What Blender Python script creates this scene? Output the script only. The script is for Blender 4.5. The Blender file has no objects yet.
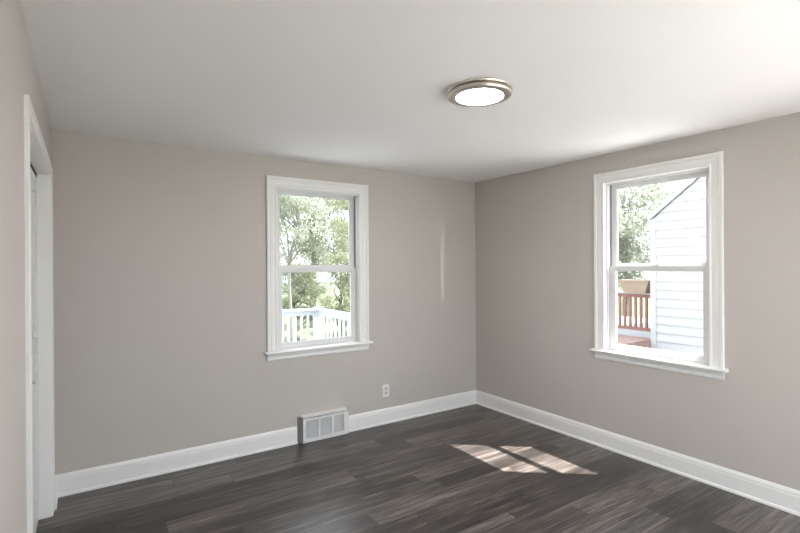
import bpy, bmesh, math, random
from mathutils import Vector, Matrix

C = bpy.context.scene.collection
R = math.radians

# ------------------------------------------------------------------ camera
cam_d = bpy.data.cameras.new('camera')
cam = bpy.data.objects.new('camera', cam_d)
C.objects.link(cam)
F_PX, YAW, ROLL = 472.92, -0.5878, -0.0060
cam_d.sensor_width = 36
cam_d.lens = F_PX / 800 * 36
cam_d.clip_start = 0.02
right = Vector((math.cos(YAW), math.sin(YAW), 0))
fwd = Vector((-math.sin(YAW), math.cos(YAW), -0.0013)).normalized()
up = right.cross(fwd)
r2 = right * math.cos(ROLL) + up * math.sin(ROLL)
u2 = up * math.cos(ROLL) - right * math.sin(ROLL)
m = Matrix((r2, u2, -fwd)).transposed().to_4x4()
m.translation = Vector((-3.5976, -3.8939, 1.5238))
cam.matrix_world = m
bpy.context.scene.camera = cam

# ------------------------------------------------------------------ light and exposure
SKY = 2.2
world = bpy.data.worlds.new('World')
bpy.context.scene.world = world
world.use_nodes = True
bg = world.node_tree.nodes['Background']
bg.inputs[0].default_value = (0.87, 0.94, 1.0, 1)
bg.inputs[1].default_value = SKY

sun_d = bpy.data.lights.new('sun', 'SUN')
sun_d.energy = 12.5
sun_d.angle = R(0.55)
sun_d.color = (1.0, 0.95, 0.90)
sun = bpy.data.objects.new('sun', sun_d)
C.objects.link(sun)
SUN_DIR = Vector((-0.545, 0.43, -1.0))
sun.rotation_euler = SUN_DIR.to_track_quat('-Z', 'Y').to_euler()
sun.location = (6, -6, 12)

def portal(name, loc, direction, sx, sy):
    d = bpy.data.lights.new(name, 'AREA')
    d.shape = 'RECTANGLE'; d.size = sx; d.size_y = sy
    d.cycles.is_portal = True
    o = bpy.data.objects.new(name, d)
    C.objects.link(o)
    o.location = loc
    o.rotation_euler = Vector(direction).to_track_quat('-Z', 'Y').to_euler()
portal('portal_window_back', (-1.855, 0.17, 1.5), (0, -1, 0), 0.8, 1.4)
portal('portal_window_right', (0.17, -1.965, 1.5), (-1, 0, 0), 0.8, 1.4)
portal('portal_added_side', (0.14, -4.0, 1.03), (-1, 0, 0), 1.0, 2.06)
portal('portal_added_rear', (-1.45, -4.79, 1.05), (0, 1, 0), 2.5, 2.1)

# spot lamps added outside the rear door, squashed to draw a narrow upright streak
def streak_spot(power, z, half_h, half_w, blend):
    d = bpy.data.lights.new('added_streak_spot', 'SPOT')
    src = Vector((-1.25, -9.0, 1.50)); dst = Vector((-0.462, 0, z)); D = (dst - src).length
    d.energy = power; d.shadow_soft_size = 0.004; d.spot_blend = blend
    d.spot_size = 2 * math.atan(half_h / D)
    d.color = (1.0, 0.95, 0.90)
    o = bpy.data.objects.new('added_streak_spot', d); C.objects.link(o)
    f = (dst - src).normalized(); zax = -f; xax = Vector((0, 0, 1)).cross(zax).normalized(); yax = zax.cross(xax)
    mm = Matrix((xax * (half_w / half_h), yax, zax)).transposed().to_4x4(); mm.translation = src
    o.matrix_world = mm
streak_spot(300, 1.48, 0.40, 0.034, 0.10)
streak_spot(90, 2.05, 0.45, 0.024, 0.2)

vs = bpy.context.scene.view_settings
vs.view_transform = 'Standard'
vs.look = 'None'
vs.exposure = 1.16
vs.gamma = 1.0
vs.use_curve_mapping = False

# ------------------------------------------------------------------ materials
def new_mat(name, color=(0.8, 0.8, 0.8), rough=0.5, metal=0.0, spec=0.5, vary=0.0, vscale=3.0, bump=0.0, bscale=200.0):
    mt = bpy.data.materials.new(name)
    mt.use_nodes = True
    nt = mt.node_tree
    b = nt.nodes['Principled BSDF']
    b.inputs['Roughness'].default_value = rough
    b.inputs['Metallic'].default_value = metal
    b.inputs['Specular IOR Level'].default_value = spec
    tc = nt.nodes.new('ShaderNodeTexCoord')
    ns = nt.nodes.new('ShaderNodeTexNoise')
    ns.inputs['Scale'].default_value = vscale
    ns.inputs['Detail'].default_value = 4
    nt.links.new(tc.outputs['Object'], ns.inputs['Vector'])
    rp = nt.nodes.new('ShaderNodeValToRGB')
    rp.color_ramp.elements[0].position = 0.3
    rp.color_ramp.elements[1].position = 0.7
    rp.color_ramp.elements[0].color = tuple(c * (1 - vary) for c in color) + (1,)
    rp.color_ramp.elements[1].color = tuple(min(1, c * (1 + vary)) for c in color) + (1,)
    nt.links.new(ns.outputs['Fac'], rp.inputs['Fac'])
    nt.links.new(rp.outputs['Color'], b.inputs['Base Color'])
    if bump > 0:
        n2 = nt.nodes.new('ShaderNodeTexNoise')
        n2.inputs['Scale'].default_value = bscale
        nt.links.new(tc.outputs['Object'], n2.inputs['Vector'])
        bp = nt.nodes.new('ShaderNodeBump')
        bp.inputs['Strength'].default_value = bump
        bp.inputs['Distance'].default_value = 0.002
        nt.links.new(n2.outputs['Fac'], bp.inputs['Height'])
        nt.links.new(bp.outputs['Normal'], b.inputs['Normal'])
    return mt

M = {}
M['wall'] = new_mat('greige_paint', (0.55, 0.513, 0.483), 0.6, vary=0.012, vscale=1.5, bump=0.08)
M['ceiling'] = new_mat('ceiling_paint', (0.84, 0.83, 0.825), 0.85, spec=0.2, vary=0.008, vscale=1.2, bump=0.06)
M['trim'] = new_mat('white_trim_paint', (0.86, 0.855, 0.85), 0.35, vary=0.008)
M['vinyl'] = new_mat('white_vinyl', (0.74, 0.74, 0.745), 0.3, vary=0.008)
M['door'] = new_mat('white_door_paint', (0.80, 0.80, 0.79), 0.35, vary=0.008)
M['gasket'] = new_mat('dark_gasket', (0.03, 0.03, 0.03), 0.6)
M['nickel'] = new_mat('brushed_nickel', (0.74, 0.69, 0.64), 0.36, 1.0, vary=0.03, vscale=30)
M['track_grey'] = new_mat('sash_track_grey', (0.30, 0.30, 0.31), 0.5)
M['plastic'] = new_mat('outlet_plastic', (0.82, 0.82, 0.82), 0.35)
M['socket'] = new_mat('socket_face', (0.58, 0.58, 0.59), 0.45)
M['register'] = new_mat('register_enamel', (0.80, 0.80, 0.81), 0.35)
M['register_shade'] = new_mat('register_side_shade', (0.30, 0.29, 0.27), 0.5, vary=0.06, vscale=20)  # shade on the vent's sides put into a darker enamel colour
M['dark'] = new_mat('gap_shade', (0.02, 0.02, 0.02), 0.9)
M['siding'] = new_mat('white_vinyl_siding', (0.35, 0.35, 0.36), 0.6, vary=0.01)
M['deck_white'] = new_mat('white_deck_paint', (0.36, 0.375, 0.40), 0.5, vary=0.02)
M['roof'] = new_mat('grey_shingles', (0.55, 0.55, 0.56), 0.85, vary=0.15, vscale=20)
M['red_wood'] = new_mat('red_stained_wood', (0.20, 0.095, 0.075), 0.6, vary=0.12, vscale=8)
M['tan_wood'] = new_mat('tan_wood', (0.24, 0.19, 0.145), 0.6, vary=0.08, vscale=8)
M['bark'] = new_mat('grey_bark', (0.16, 0.15, 0.135), 0.9, vary=0.25, vscale=12)
M['pale_board'] = new_mat('pale_grey_board', (0.32, 0.34, 0.35), 0.6, vary=0.05)
M['brick'] = new_mat('red_brick_ground', (0.24, 0.155, 0.135), 0.8, vary=0.2, vscale=9)
M['grass'] = new_mat('lawn_grass', (0.11, 0.125, 0.08), 0.95, spec=0.1, vary=0.3, vscale=4)
M['concrete'] = new_mat('pale_concrete', (0.58, 0.565, 0.545), 0.9, vary=0.06, vscale=2)

def leaf_mat(name, a, b):
    mt = bpy.data.materials.new(name); mt.use_nodes = True
    nt = mt.node_tree
    for n in list(nt.nodes): nt.nodes.remove(n)
    out = nt.nodes.new('ShaderNodeOutputMaterial')
    tc = nt.nodes.new('ShaderNodeTexCoord')
    ns = nt.nodes.new('ShaderNodeTexNoise'); ns.inputs['Scale'].default_value = 2.2; ns.inputs['Detail'].default_value = 5
    nt.links.new(tc.outputs['Object'], ns.inputs['Vector'])
    rp = nt.nodes.new('ShaderNodeValToRGB')
    rp.color_ramp.elements[0].position = 0.35; rp.color_ramp.elements[1].position = 0.65
    rp.color_ramp.elements[0].color = a + (1,); rp.color_ramp.elements[1].color = b + (1,)
    nt.links.new(ns.outputs['Fac'], rp.inputs['Fac'])
    d = nt.nodes.new('ShaderNodeBsdfDiffuse'); t = nt.nodes.new('ShaderNodeBsdfTranslucent')
    mx = nt.nodes.new('ShaderNodeMixShader'); mx.inputs[0].default_value = 0.4
    nt.links.new(rp.outputs['Color'], d.inputs['Color']); nt.links.new(rp.outputs['Color'], t.inputs['Color'])
    nt.links.new(d.outputs[0], mx.inputs[1]); nt.links.new(t.outputs[0], mx.inputs[2])
    nt.links.new(mx.outputs[0], out.inputs['Surface'])
    return mt
M['leaf'] = leaf_mat('tree_leaves', (0.14, 0.16, 0.105), (0.30, 0.32, 0.22))
M['leaf_grey'] = leaf_mat('grey_green_leaves', (0.24, 0.26, 0.21), (0.42, 0.44, 0.37))

def glass_mat():
    mt = bpy.data.materials.new('window_glass'); mt.use_nodes = True
    nt = mt.node_tree
    for n in list(nt.nodes): nt.nodes.remove(n)
    out = nt.nodes.new('ShaderNodeOutputMaterial')
    tr = nt.nodes.new('ShaderNodeBsdfTransparent'); tr.inputs[0].default_value = (0.97, 0.98, 0.98, 1)
    gl = nt.nodes.new('ShaderNodeBsdfGlossy'); gl.inputs['Roughness'].default_value = 0.02
    lw = nt.nodes.new('ShaderNodeLayerWeight'); lw.inputs['Blend'].default_value = 0.5
    pw = nt.nodes.new('ShaderNodeMath'); pw.operation = 'POWER'; pw.inputs[1].default_value = 5.0
    nt.links.new(lw.outputs['Facing'], pw.inputs[0])
    fr = nt.nodes.new('ShaderNodeMath'); fr.operation = 'MULTIPLY_ADD'; fr.inputs[1].default_value = 0.95; fr.inputs[2].default_value = 0.025
    nt.links.new(pw.outputs[0], fr.inputs[0])
    mx = nt.nodes.new('ShaderNodeMixShader')
    nt.links.new(fr.outputs[0], mx.inputs[0]); nt.links.new(tr.outputs[0], mx.inputs[1]); nt.links.new(gl.outputs[0], mx.inputs[2])
    nt.links.new(mx.outputs[0], out.inputs['Surface'])
    return mt
M['glass'] = glass_mat()

def emit_mat(name, col, s):
    mt = bpy.data.materials.new(name); mt.use_nodes = True
    b = mt.node_tree.nodes['Principled BSDF']
    b.inputs['Base Color'].default_value = (0.8, 0.8, 0.8, 1)
    b.inputs['Emission Color'].default_value = col + (1,)
    b.inputs['Emission Strength'].default_value = s
    return mt
M['diffuser'] = emit_mat('lamp_diffuser', (1.0, 0.93, 0.87), 60.0)

def floor_mat():
    mt = bpy.data.materials.new('dark_plank_floor'); mt.use_nodes = True
    nt = mt.node_tree; L = nt.links
    b = nt.nodes['Principled BSDF']
    def node(t, **k):
        n = nt.nodes.new(t)
        for a, v in k.items(): setattr(n, a, v)
        return n
    def mth(op, a, bb=None, c=None):
        n = node('ShaderNodeMath', operation=op)
        for i, v in enumerate((a, bb, c)):
            if v is None: continue
            if isinstance(v, (int, float)): n.inputs[i].default_value = v
            else: L.new(v, n.inputs[i])
        return n.outputs[0]
    tc = node('ShaderNodeTexCoord'); sp = node('ShaderNodeSeparateXYZ')
    L.new(tc.outputs['Object'], sp.inputs[0])
    X, Y = sp.outputs['X'], sp.outputs['Y']
    PW, PL = 0.152, 1.22
    yr = mth('DIVIDE', Y, PW)
    row = mth('FLOOR', yr)
    wn = node('ShaderNodeTexWhiteNoise', noise_dimensions='1D'); L.new(row, wn.inputs['W'])
    xr = mth('ADD', mth('DIVIDE', X, PL), mth('MULTIPLY', wn.outputs['Value'], 7.0))
    col = mth('FLOOR', xr)
    cb = node('ShaderNodeCombineXYZ'); L.new(row, cb.inputs[0]); L.new(col, cb.inputs[1])
    w2 = node('ShaderNodeTexWhiteNoise', noise_dimensions='3D'); L.new(cb.outputs[0], w2.inputs['Vector'])
    rnd = w2.outputs['Value']
    # seams
    fy = mth('FRACT', yr); fx = mth('FRACT', xr)
    dy = mth('MULTIPLY', mth('MINIMUM', fy, mth('SUBTRACT', 1.0, fy)), PW)
    dx = mth('MULTIPLY', mth('MINIMUM', fx, mth('SUBTRACT', 1.0, fx)), PL)
    dd = mth('MINIMUM', dy, dx)
    seam = node('ShaderNodeMapRange'); seam.inputs['From Min'].default_value = 0.0006; seam.inputs['From Max'].default_value = 0.0028
    L.new(dd, seam.inputs['Value'])
    # grain coordinates: stretched along X, shifted per plank
    gv = node('ShaderNodeCombineXYZ')
    L.new(mth('ADD', mth('MULTIPLY', X, 1.0), mth('MULTIPLY', rnd, 37.0)), gv.inputs[0])
    L.new(mth('MULTIPLY', Y, 14.0), gv.inputs[1]); L.new(mth('MULTIPLY', rnd, 11.0), gv.inputs[2])
    n1 = node('ShaderNodeTexNoise'); n1.inputs['Scale'].default_value = 1.6; n1.inputs['Detail'].default_value = 6; n1.inputs['Roughness'].default_value = 0.6; n1.inputs['Distortion'].default_value = 0.6
    L.new(gv.outputs[0], n1.inputs['Vector'])
    gv2 = node('ShaderNodeCombineXYZ')
    L.new(mth('ADD', mth('MULTIPLY', X, 3.0), mth('MULTIPLY', rnd, 53.0)), gv2.inputs[0])
    L.new(mth('MULTIPLY', Y, 90.0), gv2.inputs[1])
    n2 = node('ShaderNodeTexNoise'); n2.inputs['Scale'].default_value = 1.5; n2.inputs['Detail'].default_value = 4
    L.new(gv2.outputs[0], n2.inputs['Vector'])
    v = mth('ADD', mth('MULTIPLY', rnd, 0.25), mth('MULTIPLY', n1.outputs['Fac'], 0.88))
    v = mth('ADD', v, mth('MULTIPLY', mth('SUBTRACT', n2.outputs['Fac'], 0.5), 0.85))
    rp = node('ShaderNodeValToRGB')
    e = rp.color_ramp.elements
    e[0].position = 0.28; e[0].color = (0.020, 0.017, 0.0155, 1)
    e[1].position = 0.92; e[1].color = (0.25, 0.215, 0.195, 1)
    k = rp.color_ramp.elements.new(0.55); k.color = (0.058, 0.050, 0.046, 1)
    L.new(v, rp.inputs['Fac'])
    mx = node('ShaderNodeMix', data_type='RGBA')
    mx.inputs[6].default_value = (0.012, 0.010, 0.010, 1)
    L.new(seam.outputs[0], mx.inputs[0]); L.new(rp.outputs['Color'], mx.inputs[7])
    # bevel highlight painted as a pale line along one long edge of some planks
    ed = mth('MULTIPLY', mth('GREATER_THAN', fy, 0.955), mth('GREATER_THAN', rnd, 0.45))
    ed = mth('MULTIPLY', ed, mth('MULTIPLY', mth('LESS_THAN', fy, 0.982), mth('MULTIPLY', n1.outputs['Fac'], 0.9)))
    m3 = node('ShaderNodeMix', data_type='RGBA')
    m3.inputs[7].default_value = (0.26, 0.235, 0.215, 1)
    L.new(ed, m3.inputs[0]); L.new(mx.outputs[2], m3.inputs[6])
    L.new(m3.outputs[2], b.inputs['Base Color'])
    rr = mth('ADD', mth('MULTIPLY', n2.outputs['Fac'], 0.14), 0.24)
    L.new(rr, b.inputs['Roughness'])
    b.inputs['Specular IOR Level'].default_value = 0.5
    bp = node('ShaderNodeBump'); bp.inputs['Strength'].default_value = 0.25; bp.inputs['Distance'].default_value = 0.001
    h = mth('ADD', mth('MULTIPLY', seam.outputs[0], 1.0), mth('MULTIPLY', n2.outputs['Fac'], 0.4))
    L.new(h, bp.inputs['Height']); L.new(bp.outputs['Normal'], b.inputs['Normal'])
    return mt
M['floor'] = floor_mat()

# ------------------------------------------------------------------ mesh helpers
def box(bm, x0, x1, y0, y1, z0, z1):
    x0, x1 = min(x0, x1), max(x0, x1); y0, y1 = min(y0, y1), max(y0, y1); z0, z1 = min(z0, z1), max(z0, z1)
    v = [bm.verts.new(p) for p in ((x0, y0, z0), (x1, y0, z0), (x1, y1, z0), (x0, y1, z0), (x0, y0, z1), (x1, y0, z1), (x1, y1, z1), (x0, y1, z1))]
    for f in ((3, 2, 1, 0), (4, 5, 6, 7), (0, 1, 5, 4), (1, 2, 6, 5), (2, 3, 7, 6), (3, 0, 4, 7)):
        bm.faces.new([v[i] for i in f])
    return v

def prism(bm, prof, a, b):
    """closed polygon prof (list of 3D callables' points at a and b): prof(t)->list of Vectors"""
    A = [bm.verts.new(p) for p in a]; B = [bm.verts.new(p) for p in b]
    n = len(A)
    bm.faces.new(A[::-1]); bm.faces.new(B)
    for i in range(n):
        bm.faces.new((A[i], A[(i + 1) % n], B[(i + 1) % n], B[i]))

def lathe(bm, prof, seg=64, c=(0, 0, 0)):
    rings = []
    for r, z in prof:
        if r < 1e-6: rings.append([bm.verts.new((c[0], c[1], c[2] + z))])
        else: rings.append([bm.verts.new((c[0] + r * math.cos(2 * math.pi * i / seg), c[1] + r * math.sin(2 * math.pi * i / seg), c[2] + z)) for i in range(seg)])
    for a, b in zip(rings[:-1], rings[1:]):
        for i in range(seg):
            j = (i + 1) % seg
            if len(a) == 1 and len(b) == 1: continue
            if len(a) == 1: bm.faces.new((a[0], b[i], b[j]))
            elif len(b) == 1: bm.faces.new((a[i], a[j], b[0]))
            else: bm.faces.new((a[i], a[j], b[j], b[i]))

def obj(name, bm, mat, parent=None, bevel=0.0, smooth=False):
    bmesh.ops.recalc_face_normals(bm, faces=bm.faces[:])
    me = bpy.data.meshes.new(name)
    bm.to_mesh(me); bm.free()
    o = bpy.data.objects.new(name, me)
    me.materials.append(mat)
    C.objects.link(o)
    if parent is not None: o.parent = parent
    if smooth:
        for p in me.polygons: p.use_smooth = True
        try: me.set_sharp_from_angle(angle=R(35))
        except Exception: pass
    if bevel > 0:
        md = o.modifiers.new('bevel', 'BEVEL'); md.width = bevel; md.segments = 2; md.limit_method = 'ANGLE'
    return o

def struct(o, label=None):
    o['kind'] = 'structure'
    if label: o['label'] = label
    return o

def thing(name, label, cat, loc=(0, 0, 0), rz=0, group=None, kind=None):
    o = bpy.data.objects.new(name, None); C.objects.link(o)
    o.empty_display_size = 0.1
    o.location = loc; o.rotation_euler = (0, 0, rz)
    if label: o['label'] = label
    if cat: o['category'] = cat
    if group: o['group'] = group
    if kind: o['kind'] = kind
    return o

def tag(o, label, cat, group=None, kind=None):
    o['label'] = label; o['category'] = cat
    if group: o['group'] = group
    if kind: o['kind'] = kind
    return o

BM = bmesh.new
H = 2.44          # ceiling height
W = 3.778        # room width
YR = -4.65        # inner face of the rear wall
T = 0.15          # wall thickness

def wall_with_hole(along, a0, a1, t0, t1, z0, z1, hole):
    """along 'x' or 'y'; hole (h0,h1,hz0,hz1) cut through a wall spanning a0..a1"""
    bm = BM()
    h0, h1, hz0, hz1 = hole
    def B(p0, p1, q0, q1):
        if p1 - p0 < 1e-4 or q1 - q0 < 1e-4: return
        if along == 'x': box(bm, p0, p1, t0, t1, q0, q1)
        else: box(bm, t0, t1, p0, p1, q0, q1)
    B(a0, h0, z0, z1); B(h1, a1, z0, z1); B(h0, h1, z0, hz0); B(h0, h1, hz1, z1)
    return bm

# ------------------------------------------------------------------ room shell
bm = BM(); box(bm, -W - 0.80, T, YR - T, T, -0.12, 0.0)
struct(obj('floor', bm, M['floor']), 'dark grey-brown wood plank floor')
bm = BM(); box(bm, -W - 0.80, T, YR - T, T, H, H + 0.15)
struct(obj('ceiling', bm, M['ceiling']), 'plain white painted ceiling')

# window rough openings (same unit in both walls, local width 0.80)
W1C, W2C = -1.8547, -1.963
OZ0, OZ1, OW = 0.79, 2.205, 0.81
struct(obj('wall_back', wall_with_hole('x', -W - 0.80, T, 0, T, 0, H, (W1C - OW / 2, W1C + OW / 2, OZ0, OZ1)), M['wall']), 'greige wall with the window over the garden')
EY0, EY1, EZD = -4.50, -3.50, 2.06     # glass side door opening, added outside the frame for daylight
bm = wall_with_hole('y', -3.0, 0, 0, T, 0, H, (W2C - OW / 2, W2C + OW / 2, OZ0, OZ1))
bm2 = wall_with_hole('y', YR - T, -3.0, 0, T, 0, H, (EY0, EY1, 0, EZD))
tmp = bpy.data.meshes.new('tmp'); bm2.to_mesh(tmp); bm2.free(); bm.from_mesh(tmp); bpy.data.meshes.remove(tmp)
struct(obj('wall_right', bm, M['wall']), 'greige wall with the window facing white siding')
CY0, CY1, CZ = -1.635, -0.285, 2.105     # closet opening
struct(obj('wall_left', wall_with_hole('y', YR - T, 0, -W - 0.12, -W, 0, H, (CY0, CY1, 0, CZ)), M['wall']), 'greige wall with the closet opening')
DX0, DX1, DZ = -2.70, -0.20, 2.10        # glass door opening added behind the camera for daylight
struct(obj('wall_rear', wall_with_hole('x', -W - 0.80, T, YR - T, YR, 0, H, (DX0, DX1, 0, DZ)), M['wall']), 'greige wall behind the viewer with a wide glass door added for daylight')
bm = BM()
box(bm, -W - 0.80, -W - 0.72, -2.0, 0, 0, H); box(bm, -W - 0.72, -W - 0.12, -2.05, -1.97, 0, H)
struct(obj('wall_closet', bm, M['wall']), 'inside wall of the closet')

# baseboards -------------------------------------------------------
BH = 0.146
PROF = [(0, 0), (0.024, 0), (0.024, 0.010), (0.021, 0.017), (0.014, 0.020), (0.014, 0.108), (0.0115, 0.113), (0.0115, 0.124), (0.009, 0.132), (0.004, 0.142), (0, BH)]
def baseboard(name, p0, p1, inward, label):
    """runs from p0 to p1 on the wall face; 'inward' points into the room. ends mitred when m0/m1"""
    bm = BM()
    p0 = Vector(p0 + (0,)); p1 = Vector(p1 + (0,)); n = Vector(inward + (0,)); d = (p1 - p0).normalized()
    return bm, p0, p1, n, d
def run(bm, p0, p1, inward, m0, m1):
    p0 = Vector(p0 + (0,)); p1 = Vector(p1 + (0,)); n = Vector(inward + (0,)); d = (p1 - p0).normalized()
    A = [p0 + n * t + d * (t if m0 else 0) + Vector((0, 0, z)) for t, z in PROF]
    B = [p1 + n * t - d * (t if m1 else 0) + Vector((0, 0, z)) for t, z in PROF]
    prism(bm, None, A, B)
bm = BM(); run(bm, (-W, 0), (-2.084, 0), (0, -1), True, False); run(bm, (-1.590, 0), (0, 0), (0, -1), False, True)
struct(obj('baseboard_back', bm, M['trim']), 'white baseboard under the garden window')
bm = BM(); run(bm, (0, 0), (0, EY1 + 0.08), (-1, 0), True, False)
struct(obj('baseboard_right', bm, M['trim']), 'white baseboard along the right wall')
bm = BM(); run(bm, (-W, -0.205), (-W, 0), (1, 0), False, True); run(bm, (-W, YR), (-W, -1.725), (1, 0), True, False)
struct(obj('baseboard_left', bm, M['trim']), 'white baseboard beside the closet')
bm = BM(); run(bm, (0, YR), (DX1 + 0.09, YR), (0, 1), True, False); run(bm, (DX0 - 0.09, YR), (-W, YR), (0, 1), False, True)
struct(obj('baseboard_rear', bm, M['trim']), 'white baseboard behind the viewer')

# casing profile: (distance from inner edge, projection from wall)
CW = 0.088
CPROF = [(0.0, 0.0), (0.0, 0.012), (0.003, 0.016), (0.011, 0.016), (0.014, 0.011), (0.024, 0.0105), (0.027, 0.013), (0.055, 0.016), (0.058, 0.013), (0.062, 0.013), (0.066, 0.020), (0.084, 0.022), (CW, 0.019), (CW, 0.0)]
def casing(bm, x0, x1, z0, z1, ts=1.0, hs=1.0):
    """local frame: wall face at y=0, room on -y. inner opening x0..x1, z0..z1; open at the bottom."""
    for A, B in (([(x0 - w, -t * ts, z0) for w, t in CPROF], [(x0 - w, -t * ts, z1 + w * hs) for w, t in CPROF]),
                 ([(x1 + w, -t * ts, z0) for w, t in CPROF], [(x1 + w, -t * ts, z1 + w * hs) for w, t in CPROF]),
                 ([(x0 - w, -t * ts, z1 + w * hs) for w, t in CPROF], [(x1 + w, -t * ts, z1 + w * hs) for w, t in CPROF])):
        prism(bm, None, A, B)

def make_window(name, label, loc, rz):
    """local: x along the wall (0 at centre), wall face y=0, room at -y, outside +y"""
    root = thing(name, label, None, loc, rz, kind='structure')
    hx = 0.397; zt = 2.197; zb = 0.8165
    bm = BM(); casing(bm, -hx, hx, zb, zt)
    obj('casing', bm, M['trim'], root)
    # stool with rounded nose and horns
    bm = BM()
    s = [(0.0, zb - 0.022), (-0.048, zb - 0.022), (-0.054, zb - 0.018), (-0.057, zb - 0.011), (-0.054, zb - 0.004), (-0.048, zb), (0.0, zb)]
    ex = hx + CW + 0.024
    prism(bm, None, [(-ex, y, z) for y, z in s], [(ex, y, z) for y, z in s])
    box(bm, -hx - 0.006, hx + 0.006, 0.0, 0.045, zb - 0.022, zb)
    obj('stool', bm, M['trim'], root)
    # apron
    bm = BM()
    a = [(0, zb - 0.022), (-0.020, zb - 0.022), (-0.020, zb - 0.040), (-0.014, zb - 0.047), (-0.014, zb - 0.070), (-0.009, zb - 0.080), (0, zb - 0.086)]
    ax = hx + CW
    prism(bm, None, [(-ax, y, z) for y, z in a], [(ax, y, z) for y, z in a])
    obj('apron', bm, M['trim'], root)
    # jamb liner
    bm = BM()
    box(bm, -OW / 2, -hx + 0.002, 0.0, 0.16, OZ0, OZ1); box(bm, hx - 0.002, OW / 2, 0.0, 0.16, OZ0, OZ1)
    box(bm, -hx + 0.002, hx - 0.002, 0.0, 0.16, zt - 0.003, OZ1)
    # interior stops
    st = 0.018
    for sgn in (-1, 1):
        box(bm, sgn * (hx - 0.002), sgn * (hx - 0.014), 0.022, 0.038, zb, zt - 0.003)
        # parting strip and blind stop between/behind the sashes
        box(bm, sgn * (hx - 0.002), sgn * (hx - 0.010), 0.122, 0.16, zb, zt - 0.003)
    box(bm, -hx + 0.014, hx - 0.014, 0.022, 0.038, zt - 0.016, zt - 0.003)
    box(bm, -hx + 0.02, hx - 0.02, 0.122, 0.16, zt - 0.026, zt - 0.003)
    box(bm, -hx + 0.002, hx - 0.002, 0.045, 0.18, OZ0, zb - 0.004)
    obj('jamb', bm, M['vinyl'], root)
    # sashes
    zm = 1.507
    def sash(nm, y0, y1, z0, z1, stile, top, bot):
        sx = hx - 0.008
        bm = BM()
        box(bm, -sx, -sx + stile, y0, y1, z0, z1); box(bm, sx - stile, sx, y0, y1, z0, z1)
        box(bm, -sx + stile, sx - stile, y0, y1, z0, z0 + bot); box(bm, -sx + stile, sx - stile, y0, y1, z1 - top, z1)
        # glazing bead
        i = stile; g = 0.007
        ym = (y0 + y1) / 2
        for yy0, yy1 in ((y0 + 0.007, y0 + 0.013), (y1 - 0.013, y1 - 0.007)):
            box(bm, -sx + i, -sx + i + g, yy0, yy1, z0 + bot, z1 - top); box(bm, sx - i - g, sx - i, yy0, yy1, z0 + bot, z1 - top)
            box(bm, -sx + i + g, sx - i - g, yy0, yy1, z0 + bot, z0 + bot + g); box(bm, -sx + i + g, sx - i - g, yy0, yy1, z1 - top - g, z1 - top)
        o = obj(nm, bm, M['vinyl'], root)
        bm = BM(); box(bm, -sx + i - 0.003, sx - i + 0.003, ym - 0.002, ym + 0.002, z0 + bot - 0.003, z1 - top + 0.003)
        obj('pane', bm, M['glass'], o)
        return o
    lo = sash('lower_sash', 0.046, 0.074, zb, zm + 0.004, 0.052, 0.034, 0.046)
    upo = sash('upper_sash', 0.084, 0.108, zm - 0.008, zt - 0.006, 0.046, 0.036, 0.030)
    # sash lock on the meeting rail
    bm = BM()
    box(bm, -0.028, 0.028, 0.046, 0.070, zm + 0.004, zm + 0.013)
    lathe(bm, [(0, 0.014), (0.010, 0.013), (0.011, 0.0), (0, 0)], 16, (0, 0.058, zm + 0.013))
    box(bm, -0.003, 0.030, 0.050, 0.056, zm + 0.015, zm + 0.022)
    obj('sash_lock', bm, M['vinyl'], lo, bevel=0.001)
    # dark tilt latches / balance ends in the tracks
    bm = BM()
    for sgn in (-1, 1):
        box(bm, sgn * (hx - 0.002), sgn * (hx - 0.012), 0.075, 0.083, zb, zt - 0.003)
        box(bm, sgn * (hx - 0.002), sgn * (hx - 0.0075), 0.040, 0.044, zb, zt - 0.016)
    box(bm, -hx + 0.012, hx - 0.012, 0.075, 0.083, zt - 0.010, zt - 0.003)
    obj('balance_track', bm, M['track_grey'], root)
    return root

make_window('window_1', 'white double-hung window looking onto trees and a white deck railing', (W1C, 0, 0), 0)
make_window('window_2', 'white double-hung window looking onto white siding', (0, W2C, 0), R(-90))

# ------------------------------------------------------------------ closet door
d1 = thing('door_1', 'white bifold closet doors in a white casing', None, (-W, 0, 0), R(90), kind='structure')
# local frame: x runs along world +y, room on -y (world +x)
bm = BM(); casing(bm, CY0 + 0.004, CY1 - 0.004, 0.0, CZ - 0.004, 0.7, 0.6)
obj('casing', bm, M['trim'], d1)
bm = BM()
box(bm, CY0, CY0 + 0.012, 0, 0.12, 0, CZ); box(bm, CY1 - 0.012, CY1, 0, 0.12, 0, CZ); box(bm, CY0 + 0.012, CY1 - 0.012, 0, 0.12, CZ - 0.012, CZ)
obj('jamb', bm, M['trim'], d1)
bm = BM(); box(bm, CY0 + 0.012, CY1 - 0.012, 0.058, 0.062, CZ - 0.030, CZ - 0.012); box(bm, CY0 + 0.012, CY1 - 0.012, 0.088, 0.092, CZ - 0.030, CZ - 0.012)
obj('track', bm, M['dark'], d1)  # near-black strips: closet darkness above the leaves put into their colour
inner0, inner1 = CY0 + 0.016, CY1 - 0.016
lw = (inner1 - inner0) / 4
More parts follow.
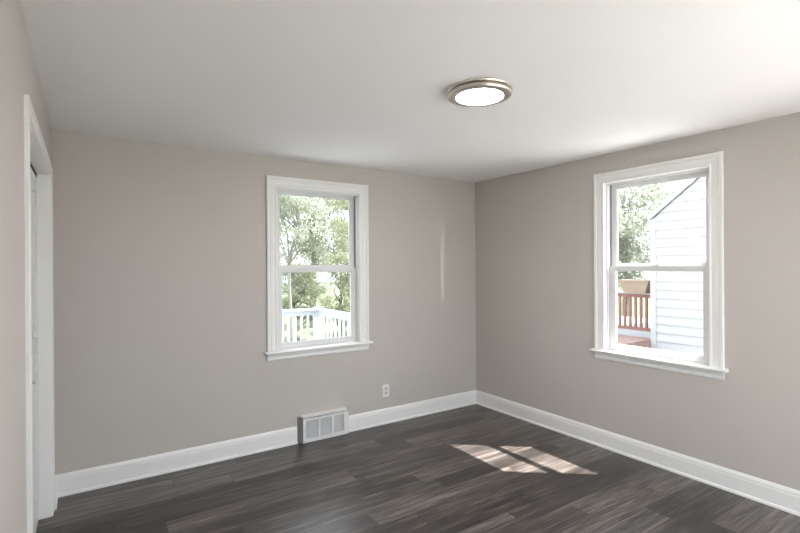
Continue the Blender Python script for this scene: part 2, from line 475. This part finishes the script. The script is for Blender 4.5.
for k in range(4):
    a, b = inner0 + k * lw + 0.0015, inner0 + (k + 1) * lw - 0.0015
    z0, z1 = 0.015, CZ - 0.034
    y0, y1 = 0.060, 0.094
    bm = BM()
    st = 0.07
    rails = [(z0, z0 + 0.14), (1.02, 1.12), (z1 - 0.10, z1)]
    box(bm, a, a + st, y0, y1, z0, z1); box(bm, b - st, b, y0, y1, z0, z1)
    for r0, r1 in rails: box(bm, a + st, b - st, y0, y1, r0, r1)
    for p0, p1 in ((z0 + 0.14, 1.02), (1.12, z1 - 0.10)):
        box(bm, a + st, b - st, y0 + 0.012, y1 - 0.012, p0, p1)
        # raised field with sloped edges
        i0, i1 = 0.012, 0.045
        A = [(a + st + i0, y0 + 0.012, p0 + i0), (b - st - i0, y0 + 0.012, p0 + i0), (b - st - i0, y0 + 0.012, p1 - i0), (a + st + i0, y0 + 0.012, p1 - i0)]
        B = [(a + st + i1, y0 + 0.003, p0 + i1), (b - st - i1, y0 + 0.003, p0 + i1), (b - st - i1, y0 + 0.003, p1 - i1), (a + st + i1, y0 + 0.003, p1 - i1)]
        prism(bm, None, A, B)
    lf = obj('leaf', bm, M['door'], d1)
    if k in (1, 2):
        bm = BM()
        kx = (a + b) / 2
        prof = [(0, 0.0), (0.008, 0.0), (0.004, 0.004), (0.004, 0.010), (0.010, 0.014), (0.0115, 0.019), (0.008, 0.024), (0, 0.025)]
        lathe(bm, prof, 24)
        bmesh.ops.rotate(bm, verts=bm.verts[:], cent=(0, 0, 0), matrix=Matrix.Rotation(R(90), 3, 'X'))
        bmesh.ops.translate(bm, verts=bm.verts[:], vec=(kx, y0, 0.93))
        obj('knob', bm, M['nickel'], lf, smooth=True)

# ------------------------------------------------------------------ glass door added behind the viewer to let in daylight
d2 = thing('added_door_rear', 'wide sliding glass door added behind the viewer for daylight', None, (0, YR, 0), 0, kind='structure')
bm = BM()
box(bm, DX0, DX0 + 0.05, -0.13, -0.01, 0.0, DZ); box(bm, DX1 - 0.05, DX1, -0.13, -0.01, 0.0, DZ)
box(bm, DX0 + 0.05, DX1 - 0.05, -0.13, -0.01, DZ - 0.05, DZ); box(bm, DX0 + 0.05, DX1 - 0.05, -0.13, -0.01, 0.0, 0.03)
obj('frame', bm, M['vinyl'], d2)
mid = (DX0 + DX1) / 2
for (a, b, y) in ((DX0 + 0.05, mid + 0.03, -0.055), (mid - 0.03, DX1 - 0.05, -0.10)):
    bm = BM(); s = 0.06
    box(bm, a, a + s, y - 0.02, y + 0.02, 0.03, DZ - 0.05); box(bm, b - s, b, y - 0.02, y + 0.02, 0.03, DZ - 0.05)
    box(bm, a + s, b - s, y - 0.02, y + 0.02, 0.03, 0.11); box(bm, a + s, b - s, y - 0.02, y + 0.02, DZ - 0.13, DZ - 0.05)
    lf = obj('leaf', bm, M['vinyl'], d2)
    bm = BM(); box(bm, a + s - 0.004, b - s + 0.004, y - 0.003, y + 0.003, 0.106, DZ - 0.126)
    obj('pane', bm, M['glass'], lf)
bm = BM()
for x in (DX0 - 0.08, DX1): box(bm, x, x + 0.08, 0, 0.018, 0, DZ)
box(bm, DX0 - 0.08, DX1 + 0.08, 0, 0.018, DZ, DZ + 0.08)
obj('casing', bm, M['trim'], d2)
# unseen full-glass side door, added in the right wall to let in daylight
d3 = thing('added_door_side', 'white full-glass side door added beside the viewer for daylight', None, (0, 0, 0), 0, kind='structure')
bm = BM()
box(bm, 0.0, 0.13, EY0, EY0 + 0.03, 0, EZD); box(bm, 0.0, 0.13, EY1 - 0.03, EY1, 0, EZD); box(bm, 0.0, 0.13, EY0 + 0.03, EY1 - 0.03, EZD - 0.03, EZD)
obj('frame', bm, M['vinyl'], d3)
bm = BM(); s3 = 0.09; a, b = EY0 + 0.032, EY1 - 0.032
box(bm, 0.05, 0.09, a, a + s3, 0.01, EZD - 0.034); box(bm, 0.05, 0.09, b - s3, b, 0.01, EZD - 0.034)
box(bm, 0.05, 0.09, a + s3, b - s3, 0.01, 0.16); box(bm, 0.05, 0.09, a + s3, b - s3, EZD - 0.14, EZD - 0.034)
lf = obj('leaf', bm, M['door'], d3)
bm = BM(); box(bm, 0.067, 0.073, a + s3 - 0.004, b - s3 + 0.004, 0.156, EZD - 0.136)
obj('pane', bm, M['glass'], lf)
bm = BM()
for y in (EY0 - 0.08, EY1): box(bm, -0.018, 0, y, y + 0.08, 0, EZD)
box(bm, -0.018, 0, EY0 - 0.08, EY1 + 0.08, EZD, EZD + 0.08)
obj('casing', bm, M['trim'], d3)

# ------------------------------------------------------------------ ceiling light
LX, LY = -1.876, -2.070
cl = thing('ceiling_light', 'round flush ceiling light with double nickel ring and glowing white diffuser', 'ceiling light', (LX, LY, H))
bm = BM(); lathe(bm, [(0, 0), (0.162, 0), (0.168, -0.002), (0.170, -0.006), (0.168, -0.011), (0.160, -0.014), (0.150, -0.015), (0.150, -0.024), (0.05, -0.024), (0, -0.024)], 96)
obj('canopy', bm, M['nickel'], cl, smooth=True)
bm = BM(); lathe(bm, [(0.148, -0.018), (0.158, -0.019), (0.165, -0.023), (0.166, -0.029), (0.161, -0.036), (0.150, -0.039), (0.130, -0.040), (0.122, -0.038), (0.122, -0.030), (0.148, -0.026), (0.148, -0.018)], 96)
obj('trim_ring', bm, M['nickel'], cl, smooth=True)
bm = BM(); lathe(bm, [(0, -0.040), (0.06, -0.040), (0.10, -0.0395), (0.117, -0.038), (0.1215, -0.036), (0.1215, -0.028), (0, -0.028)], 96)
obj('diffuser', bm, M['diffuser'], cl, smooth=True)

# ------------------------------------------------------------------ wall outlet
ot = thing('wall_outlet', 'small white duplex wall outlet on the greige wall under the window side', 'outlet', (-1.178, 0, 0.316))
ot['label'] = 'small white wall outlet above the baseboard, right of the floor vent'
bm = BM()
prism(bm, None, [(-0.038, 0, -0.061), (0.038, 0, -0.061), (0.038, 0, 0.061), (-0.038, 0, 0.061)], [(-0.035, -0.006, -0.058), (0.035, -0.006, -0.058), (0.035, -0.006, 0.058), (-0.035, -0.006, 0.058)])
obj('cover_plate', bm, M['plastic'], ot, bevel=0.001)
for dz in (0.0195, -0.0195):
    bm = BM()
    n = 24; A = []; B = []
    for i in range(n):
        t = 2 * math.pi * i / n
        x = 0.0175 * math.cos(t); z = max(-0.0135, min(0.0135, 0.0175 * math.sin(t)))
        A.append((x, -0.006, dz + z)); B.append((x, -0.008, dz + z))
    prism(bm, None, A, B)
    rc = obj('receptacle', bm, M['socket'], ot)
    bm = BM(); box(bm, -0.0075, -0.0055, -0.0086, -0.0079, dz - 0.002, dz + 0.007); box(bm, 0.0055, 0.0075, -0.0086, -0.0079, dz - 0.001, dz + 0.006); box(bm, -0.002, 0.002, -0.0086, -0.0079, dz - 0.010, dz - 0.006)
    obj('slots', bm, M['gasket'], rc)
bm = BM(); lathe(bm, [(0, 0.0015), (0.003, 0.001), (0.0035, 0)], 12)
bmesh.ops.rotate(bm, verts=bm.verts[:], cent=(0, 0, 0), matrix=Matrix.Rotation(R(90), 3, 'X')); bmesh.ops.translate(bm, verts=bm.verts[:], vec=(0, -0.006, 0))
obj('screw', bm, M['plastic'], ot)

# ------------------------------------------------------------------ baseboard register (vent)
rg = thing('floor_vent', 'white metal baseboard vent with three grille panels under the window', 'vent', (-1.829, 0, 0))
hw, dp, vh = 0.217, 0.050, 0.217
bm = BM()
# face frame: outer frame and two mullions around three grille openings
fx0, fx1, fz0, fz1 = -hw, hw, 0.004, vh
y0, y1 = -dp - 0.004, -dp
gx = [(-0.195, -0.077), (-0.057, 0.050), (0.070, 0.170)]
gz0, gz1 = 0.036, 0.190
box(bm, fx0, fx1, y0, y1, fz0, gz0); box(bm, fx0, fx1, y0, y1, gz1, fz1)
xs = [fx0] + [v for g in gx for v in g] + [fx1]
for i in range(0, len(xs), 2): box(bm, xs[i], xs[i + 1], y0, y1, gz0, gz1)
obj('face_frame', bm, M['register'], rg)
bm = BM()
ft = [(-dp - 0.004, vh - 0.006), (-dp - 0.004, vh), (-dp + 0.006, vh + 0.004), (0, vh + 0.014), (0, vh + 0.010), (-dp + 0.006, vh)]
prism(bm, None, [(-hw, y, z) for y, z in ft], [(hw, y, z) for y, z in ft])
obj('top_panel', bm, M['register'], rg)
for sg in (-1, 1):
    bm = BM()
    prism(bm, None, [(sg * hw, -dp, 0.002), (sg * (hw - 0.003), -dp, 0.002), (sg * (hw + 0.029), 0, 0.002), (sg * (hw + 0.032), 0, 0.002)],
                    [(sg * hw, -dp, vh), (sg * (hw - 0.003), -dp, vh), (sg * (hw + 0.029), 0, vh + 0.009), (sg * (hw + 0.032), 0, vh + 0.009)])
    obj('side_panel', bm, M['register_shade'], rg)
for g0, g1 in gx:
    bm = BM()
    for k in range(14):
        z = gz0 + 0.002 + k * 0.0108
        prism(bm, None, [(g0, -dp + 0.0005, z + 0.0100), (g0, -dp + 0.0015, z + 0.0108), (g0, -dp + 0.0075, z + 0.0008), (g0, -dp + 0.0065, z)],
                        [(g1, -dp + 0.0005, z + 0.0100), (g1, -dp + 0.0015, z + 0.0108), (g1, -dp + 0.0075, z + 0.0008), (g1, -dp + 0.0065, z)])
    obj('grille', bm, M['register'], rg)
bm = BM(); box(bm, -hw + 0.004, hw - 0.004, -dp + 0.018, -dp + 0.020, 0.01, vh - 0.006)
obj('damper', bm, M['register'], rg)
for sx in (-0.206, 0.196):
    bm = BM(); lathe(bm, [(0, 0.0015), (0.003, 0.001), (0.0038, 0)], 12)
    bmesh.ops.rotate(bm, verts=bm.verts[:], cent=(0, 0, 0), matrix=Matrix.Rotation(R(90), 3, 'X')); bmesh.ops.translate(bm, verts=bm.verts[:], vec=(sx, -dp - 0.004, 0.11))
    obj('screw', bm, M['socket'], rg)

# ================================================================== OUTSIDE
GZ = -0.75
bm = BM(); box(bm, -30, 60, -40, 60, GZ - 0.2, GZ)
o = obj('lawn', bm, M['grass']); struct(o, 'green lawn around the house')
bm = BM(); box(bm, 0.155, 6.9, -14, 1.2, GZ, GZ + 0.03)  # pale ground added to bounce sun up to the ceiling
struct(obj('added_drive', bm, M['concrete']), 'pale concrete between the two houses, added to bounce sunlight indoors')
bm = BM(); box(bm, -5.5, 0.155, -11, YR - T - 0.005, GZ, -0.16)  # unseen slab added so sunlight bounces in through the rear door
struct(obj('added_patio', bm, M['concrete']), 'pale concrete slab behind the viewer, added to bounce sunlight indoors')
# white deck outside window 1
DCX, DCY = -0.12, 4.0
bm = BM()
for k in range(30):
    box(bm, -4.4, DCX + 0.08, 0.17 + k * 0.131, 0.17 + k * 0.131 + 0.125, -0.14, -0.11)
box(bm, -4.4, DCX + 0.04, 0.17, DCY + 0.04, -0.35, -0.15)
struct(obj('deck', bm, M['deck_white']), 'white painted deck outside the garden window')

def railing(name, label, p0, p1, zdeck, ztop, mat, spacing=0.115, bw=0.034, posts=(True, True), postw=0.10, rail_mat=None):
    p0 = Vector(p0 + (0,)); p1 = Vector(p1 + (0,)); L = (p1 - p0).length
    ang = math.atan2(p1.y - p0.y, p1.x - p0.x)
    r = thing(name, label, 'railing', (p0.x, p0.y, zdeck), ang)
    h = ztop - zdeck
    bm = BM(); box(bm, 0, L, -0.060, 0.060, h - 0.032, h)
    obj('top_rail', bm, rail_mat or mat, r, bevel=0.004)
    bm = BM(); box(bm, 0, L, -0.02, 0.02, h - 0.115, h - 0.034)
    obj('sub_rail', bm, mat, r)
    zr = 0.0 if mat is M['red_wood'] else 0.07
    bm = BM(); box(bm, 0, L, -0.02, 0.02, zr, zr + 0.08)
    obj('bottom_rail', bm, mat, r)
    n = int(L / spacing)
    for k in range(1, n):
        x = k * L / n
        bm = BM(); box(bm, x - bw / 2, x + bw / 2, -bw / 2, bw / 2, zr + 0.06, h - 0.10)
        obj('baluster', bm, mat, r)
    return r
railing('deck_railing', 'white deck railing running parallel to the house, left of the corner post', (-4.3, DCY), (DCX - 0.075, DCY), -0.11, 0.775, M['deck_white'])
railing('deck_railing', 'white deck railing running back to the house, right of the corner post', (DCX, DCY - 0.075), (DCX, 0.30), -0.11, 0.775, M['deck_white'], spacing=0.155, bw=0.028)
bm = BM(); box(bm, -0.07, 0.07, -0.07, 0.07, 0, 0.97); 
bmesh.ops.translate(bm, verts=bm.verts[:], vec=(0, 0, 0))
po = obj('railing_post', bm, M['deck_white'], bevel=0.006)
po.location = (DCX, DCY, -0.11)
for v in po.data.vertices: v.co.z = min(v.co.z, 0.90)
tag(po, 'white square post at the outer corner of the deck railing', 'post')

# trees -------------------------------------------------------------
def limb(bm, p0, p1, r0, r1, seg=8):
    p0 = Vector(p0); p1 = Vector(p1); d = (p1 - p0).normalized()
    a = d.orthogonal().normalized(); b = d.cross(a)
    A = [bm.verts.new(p0 + (a * math.cos(2 * math.pi * i / seg) + b * math.sin(2 * math.pi * i / seg)) * r0) for i in range(seg)]
    B = [bm.verts.new(p1 + (a * math.cos(2 * math.pi * i / seg) + b * math.sin(2 * math.pi * i / seg)) * r1) for i in range(seg)]
    bm.faces.new(A[::-1]); bm.faces.new(B)
    for i in range(seg): bm.faces.new((A[i], A[(i + 1) % seg], B[(i + 1) % seg], B[i]))

def tree(name, label, cat, loc, height, crown_r, crown_z0, nleaf, leaf, mat, seed, trunk_r=0.14, clumps=26):
    rnd = random.Random(seed)
    r = thing(name, label, cat, loc)
    bm = BM()
    pts = [Vector((0, 0, 0))]
    n = 6
    for k in range(1, n + 1):
        pts.append(Vector((rnd.uniform(-.12, .12) * k * .4, rnd.uniform(-.12, .12) * k * .4, height * 0.85 * k / n)))
    for k in range(n): limb(bm, pts[k], pts[k + 1], trunk_r * (1 - k / n * .8), trunk_r * (1 - (k + 1) / n * .8))
    cl = []
    for k in range(clumps):
        for _ in range(50):
            x, y, z = rnd.uniform(-1, 1), rnd.uniform(-1, 1), rnd.uniform(-1, 1)
            if x * x + y * y + z * z < 1: break
        c = Vector((x * crown_r * .85, y * crown_r * .85, crown_z0 + (z * .5 + .5) * (height - crown_z0)))
        cl.append(c)
        s = pts[min(n, max(1, int(c.z / height * n)))]
        if k < 16:
            mid = (s + c) / 2 + Vector((rnd.uniform(-.2, .2), rnd.uniform(-.2, .2), -.1))
            limb(bm, s + Vector((0, 0, -.2)), mid, 0.024, 0.016, 6); limb(bm, mid, c, 0.016, 0.007, 6)
    obj('trunk', bm, M['bark'], r)
    verts = []; faces = []
    per = nleaf // clumps
    for c in cl:
        cr = rnd.uniform(.45, .85) * crown_r * .48
        for _ in range(per):
            while True:
                q = Vector((rnd.uniform(-1, 1), rnd.uniform(-1, 1), rnd.uniform(-1, 1)))
                if q.length < 1: break
            q = q * cr; q.z *= .75
            p = c + q
            if p.z < 0.15: p.z = 0.15 + rnd.random() * .4
            a = Vector((rnd.gauss(0, 1), rnd.gauss(0, 1), rnd.gauss(0, 1))).normalized()
            b = a.orthogonal().normalized()
            b = (Matrix.Rotation(rnd.uniform(0, 6.28), 3, a) @ b)
            s = leaf * rnd.uniform(.6, 1.3)
            i = len(verts)
            cc = a.cross(b)
            verts += [p + b * s, p + cc * s * .45, p - b * s, p - cc * s * .45]
            faces.append((i, i + 1, i + 2, i + 3))
    me = bpy.data.meshes.new('foliage'); me.from_pydata([tuple(v) for v in verts], [], faces); me.materials.append(mat)
    o = bpy.data.objects.new('foliage', me); C.objects.link(o); o.parent = r
    return r
tree('leafy_tree', 'tall pale green tree filling most of the upper sash, nearest behind the deck railing', 'tree', (3.5, 12.6, GZ), 7.0, 1.75, 0.9, 52000, 0.034, M['leaf'], 3, clumps=70)
tree('leafy_tree', 'slim leafy tree with a pale grey trunk at the left edge of the garden window', 'tree', (1.05, 8.3, GZ), 6.0, 0.95, 2.6, 12000, 0.035, M['leaf_grey'], 8, trunk_r=0.06)
tree('leafy_tree', 'far bushy tree seen through the right edge of the garden window', 'tree', (8.2, 18.0, GZ), 8.5, 2.1, 1.0, 9000, 0.08, M['leaf'], 14)
tree('leafy_tree', 'far pale tree seen in the gaps behind the nearest tree', 'tree', (3.7, 18.0, GZ), 8.5, 2.2, 1.0, 9000, 0.085, M['leaf_grey'], 21)
tree('round_bush', 'low round bush behind the left part of the deck railing', 'bush', (1.95, 10.4, GZ), 2.6, 0.75, 0.3, 9000, 0.034, M['leaf'], 31, trunk_r=0.05)
tree('round_bush', 'low round bush behind the corner post of the deck railing', 'bush', (2.75, 9.0, GZ), 3.1, 0.80, 0.3, 9000, 0.034, M['leaf'], 37, trunk_r=0.05)
tree('round_bush', 'low round bush behind the right part of the deck railing', 'bush', (4.35, 9.8, GZ), 3.1, 0.85, 0.3, 9000, 0.034, M['leaf'], 39, trunk_r=0.05)
tree('leafy_tree', 'pale hazy tree left of the neighbouring white gable', 'tree', (14.5, 6.9, GZ), 6.6, 2.7, 1.2, 14000, 0.085, M['leaf_grey'], 44)

# neighbouring house with white siding -------------------------------
NX, NY1, NY0 = 7.0, 1.82, -6.2       # gable wall plane x = NX, from NY0 to NY1
EZ = 2.53                              # eave height
nh = thing('neighbor_house', 'neighbouring house with white lap siding and a gabled roof', 'house', (NX, (NY0 + NY1) / 2, GZ))
hy = (NY1 - NY0) / 2
ez = EZ - GZ
pitch = 0.775
pk = ez + hy * pitch
bm = BM()
prism(bm, None, [(0.03, -hy, 0), (0.03, hy, 0), (0.03, hy, ez), (0.03, 0, pk), (0.03, -hy, ez)], [(8.0, -hy, 0), (8.0, hy, 0), (8.0, hy, ez), (8.0, 0, pk), (8.0, -hy, ez)])
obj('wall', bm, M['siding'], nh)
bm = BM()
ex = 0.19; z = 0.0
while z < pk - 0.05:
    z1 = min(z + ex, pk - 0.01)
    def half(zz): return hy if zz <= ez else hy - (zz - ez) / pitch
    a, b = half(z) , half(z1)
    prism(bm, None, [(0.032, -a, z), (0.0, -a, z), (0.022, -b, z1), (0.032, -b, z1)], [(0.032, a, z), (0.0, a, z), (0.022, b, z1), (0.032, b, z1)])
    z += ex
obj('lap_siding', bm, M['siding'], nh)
bm = BM(); box(bm, -0.012, 0.06, hy - 0.10, hy + 0.02, 0, ez)
obj('corner_board', bm, M['siding'], nh)
for s in (1, -1):
    bm = BM()
    ov = 0.05
    A = [(-0.03, s * (hy + ov), ez - ov * pitch + .04), (-0.03, 0, pk + .04), (-0.03, 0, pk + 0.14), (-0.03, s * (hy + ov), ez - ov * pitch + 0.10)]
    B = [(8.2,) + p[1:] for p in A]
    prism(bm, None, A, B)
    obj('roof_slope', bm, M['roof'], nh)
    bm = BM()
    A = [(-0.055, s * (hy + ov), ez - ov * pitch + .01), (-0.055, 0, pk + .01), (-0.055, 0, pk + 0.15), (-0.055, s * (hy + ov), ez - ov * pitch + 0.12)]
    B = [(-0.03,) + p[1:] for p in A]
    prism(bm, None, A, B)
    obj('rake_board', bm, M['siding'], nh)

# red stained railing and its deck beside the neighbouring house -----
FX = 7.25
railing('wooden_railing', 'red stained wooden railing left of the neighbouring house', (FX, 6.4), (FX, NY1 + 0.12), -0.03, 0.86, M['red_wood'], spacing=0.13, bw=0.05, rail_mat=M['pale_board'])
bm = BM(); box(bm, FX - 0.06, FX + 2.6, NY1 + 0.1, 6.4, -0.17, -0.03)
tag(obj('raised_deck', bm, M['pale_board']), 'pale raised deck slab under the red wooden railing', 'deck')
bm = BM(); box(bm, 4.2, 9.85, NY1 + 0.03, 7.0, GZ, -0.17)
struct(obj('brick_path', bm, M['brick']), 'red brick paving in front of the raised deck')
bm = BM()
A = [(-0.14, -0.25, 0), (0.14, -0.25, 0), (0.14, 0.25, 0), (-0.14, 0.25, 0)]
B = [(-0.20, -0.36, 0.27), (0.20, -0.36, 0.27), (0.20, 0.36, 0.27), (-0.20, 0.36, 0.27)]
prism(bm, None, A, B)
pb = thing('planter_box', 'flared tan wooden planter box standing on the red railing', 'planter', (FX, NY1 + 0.46, 0.86))
obj('box', bm, M['tan_wood'], pb)
bm = BM(); box(bm, -0.22, 0.22, -0.38, 0.38, 0.27, 0.30); obj('rim', bm, M['tan_wood'], pb)
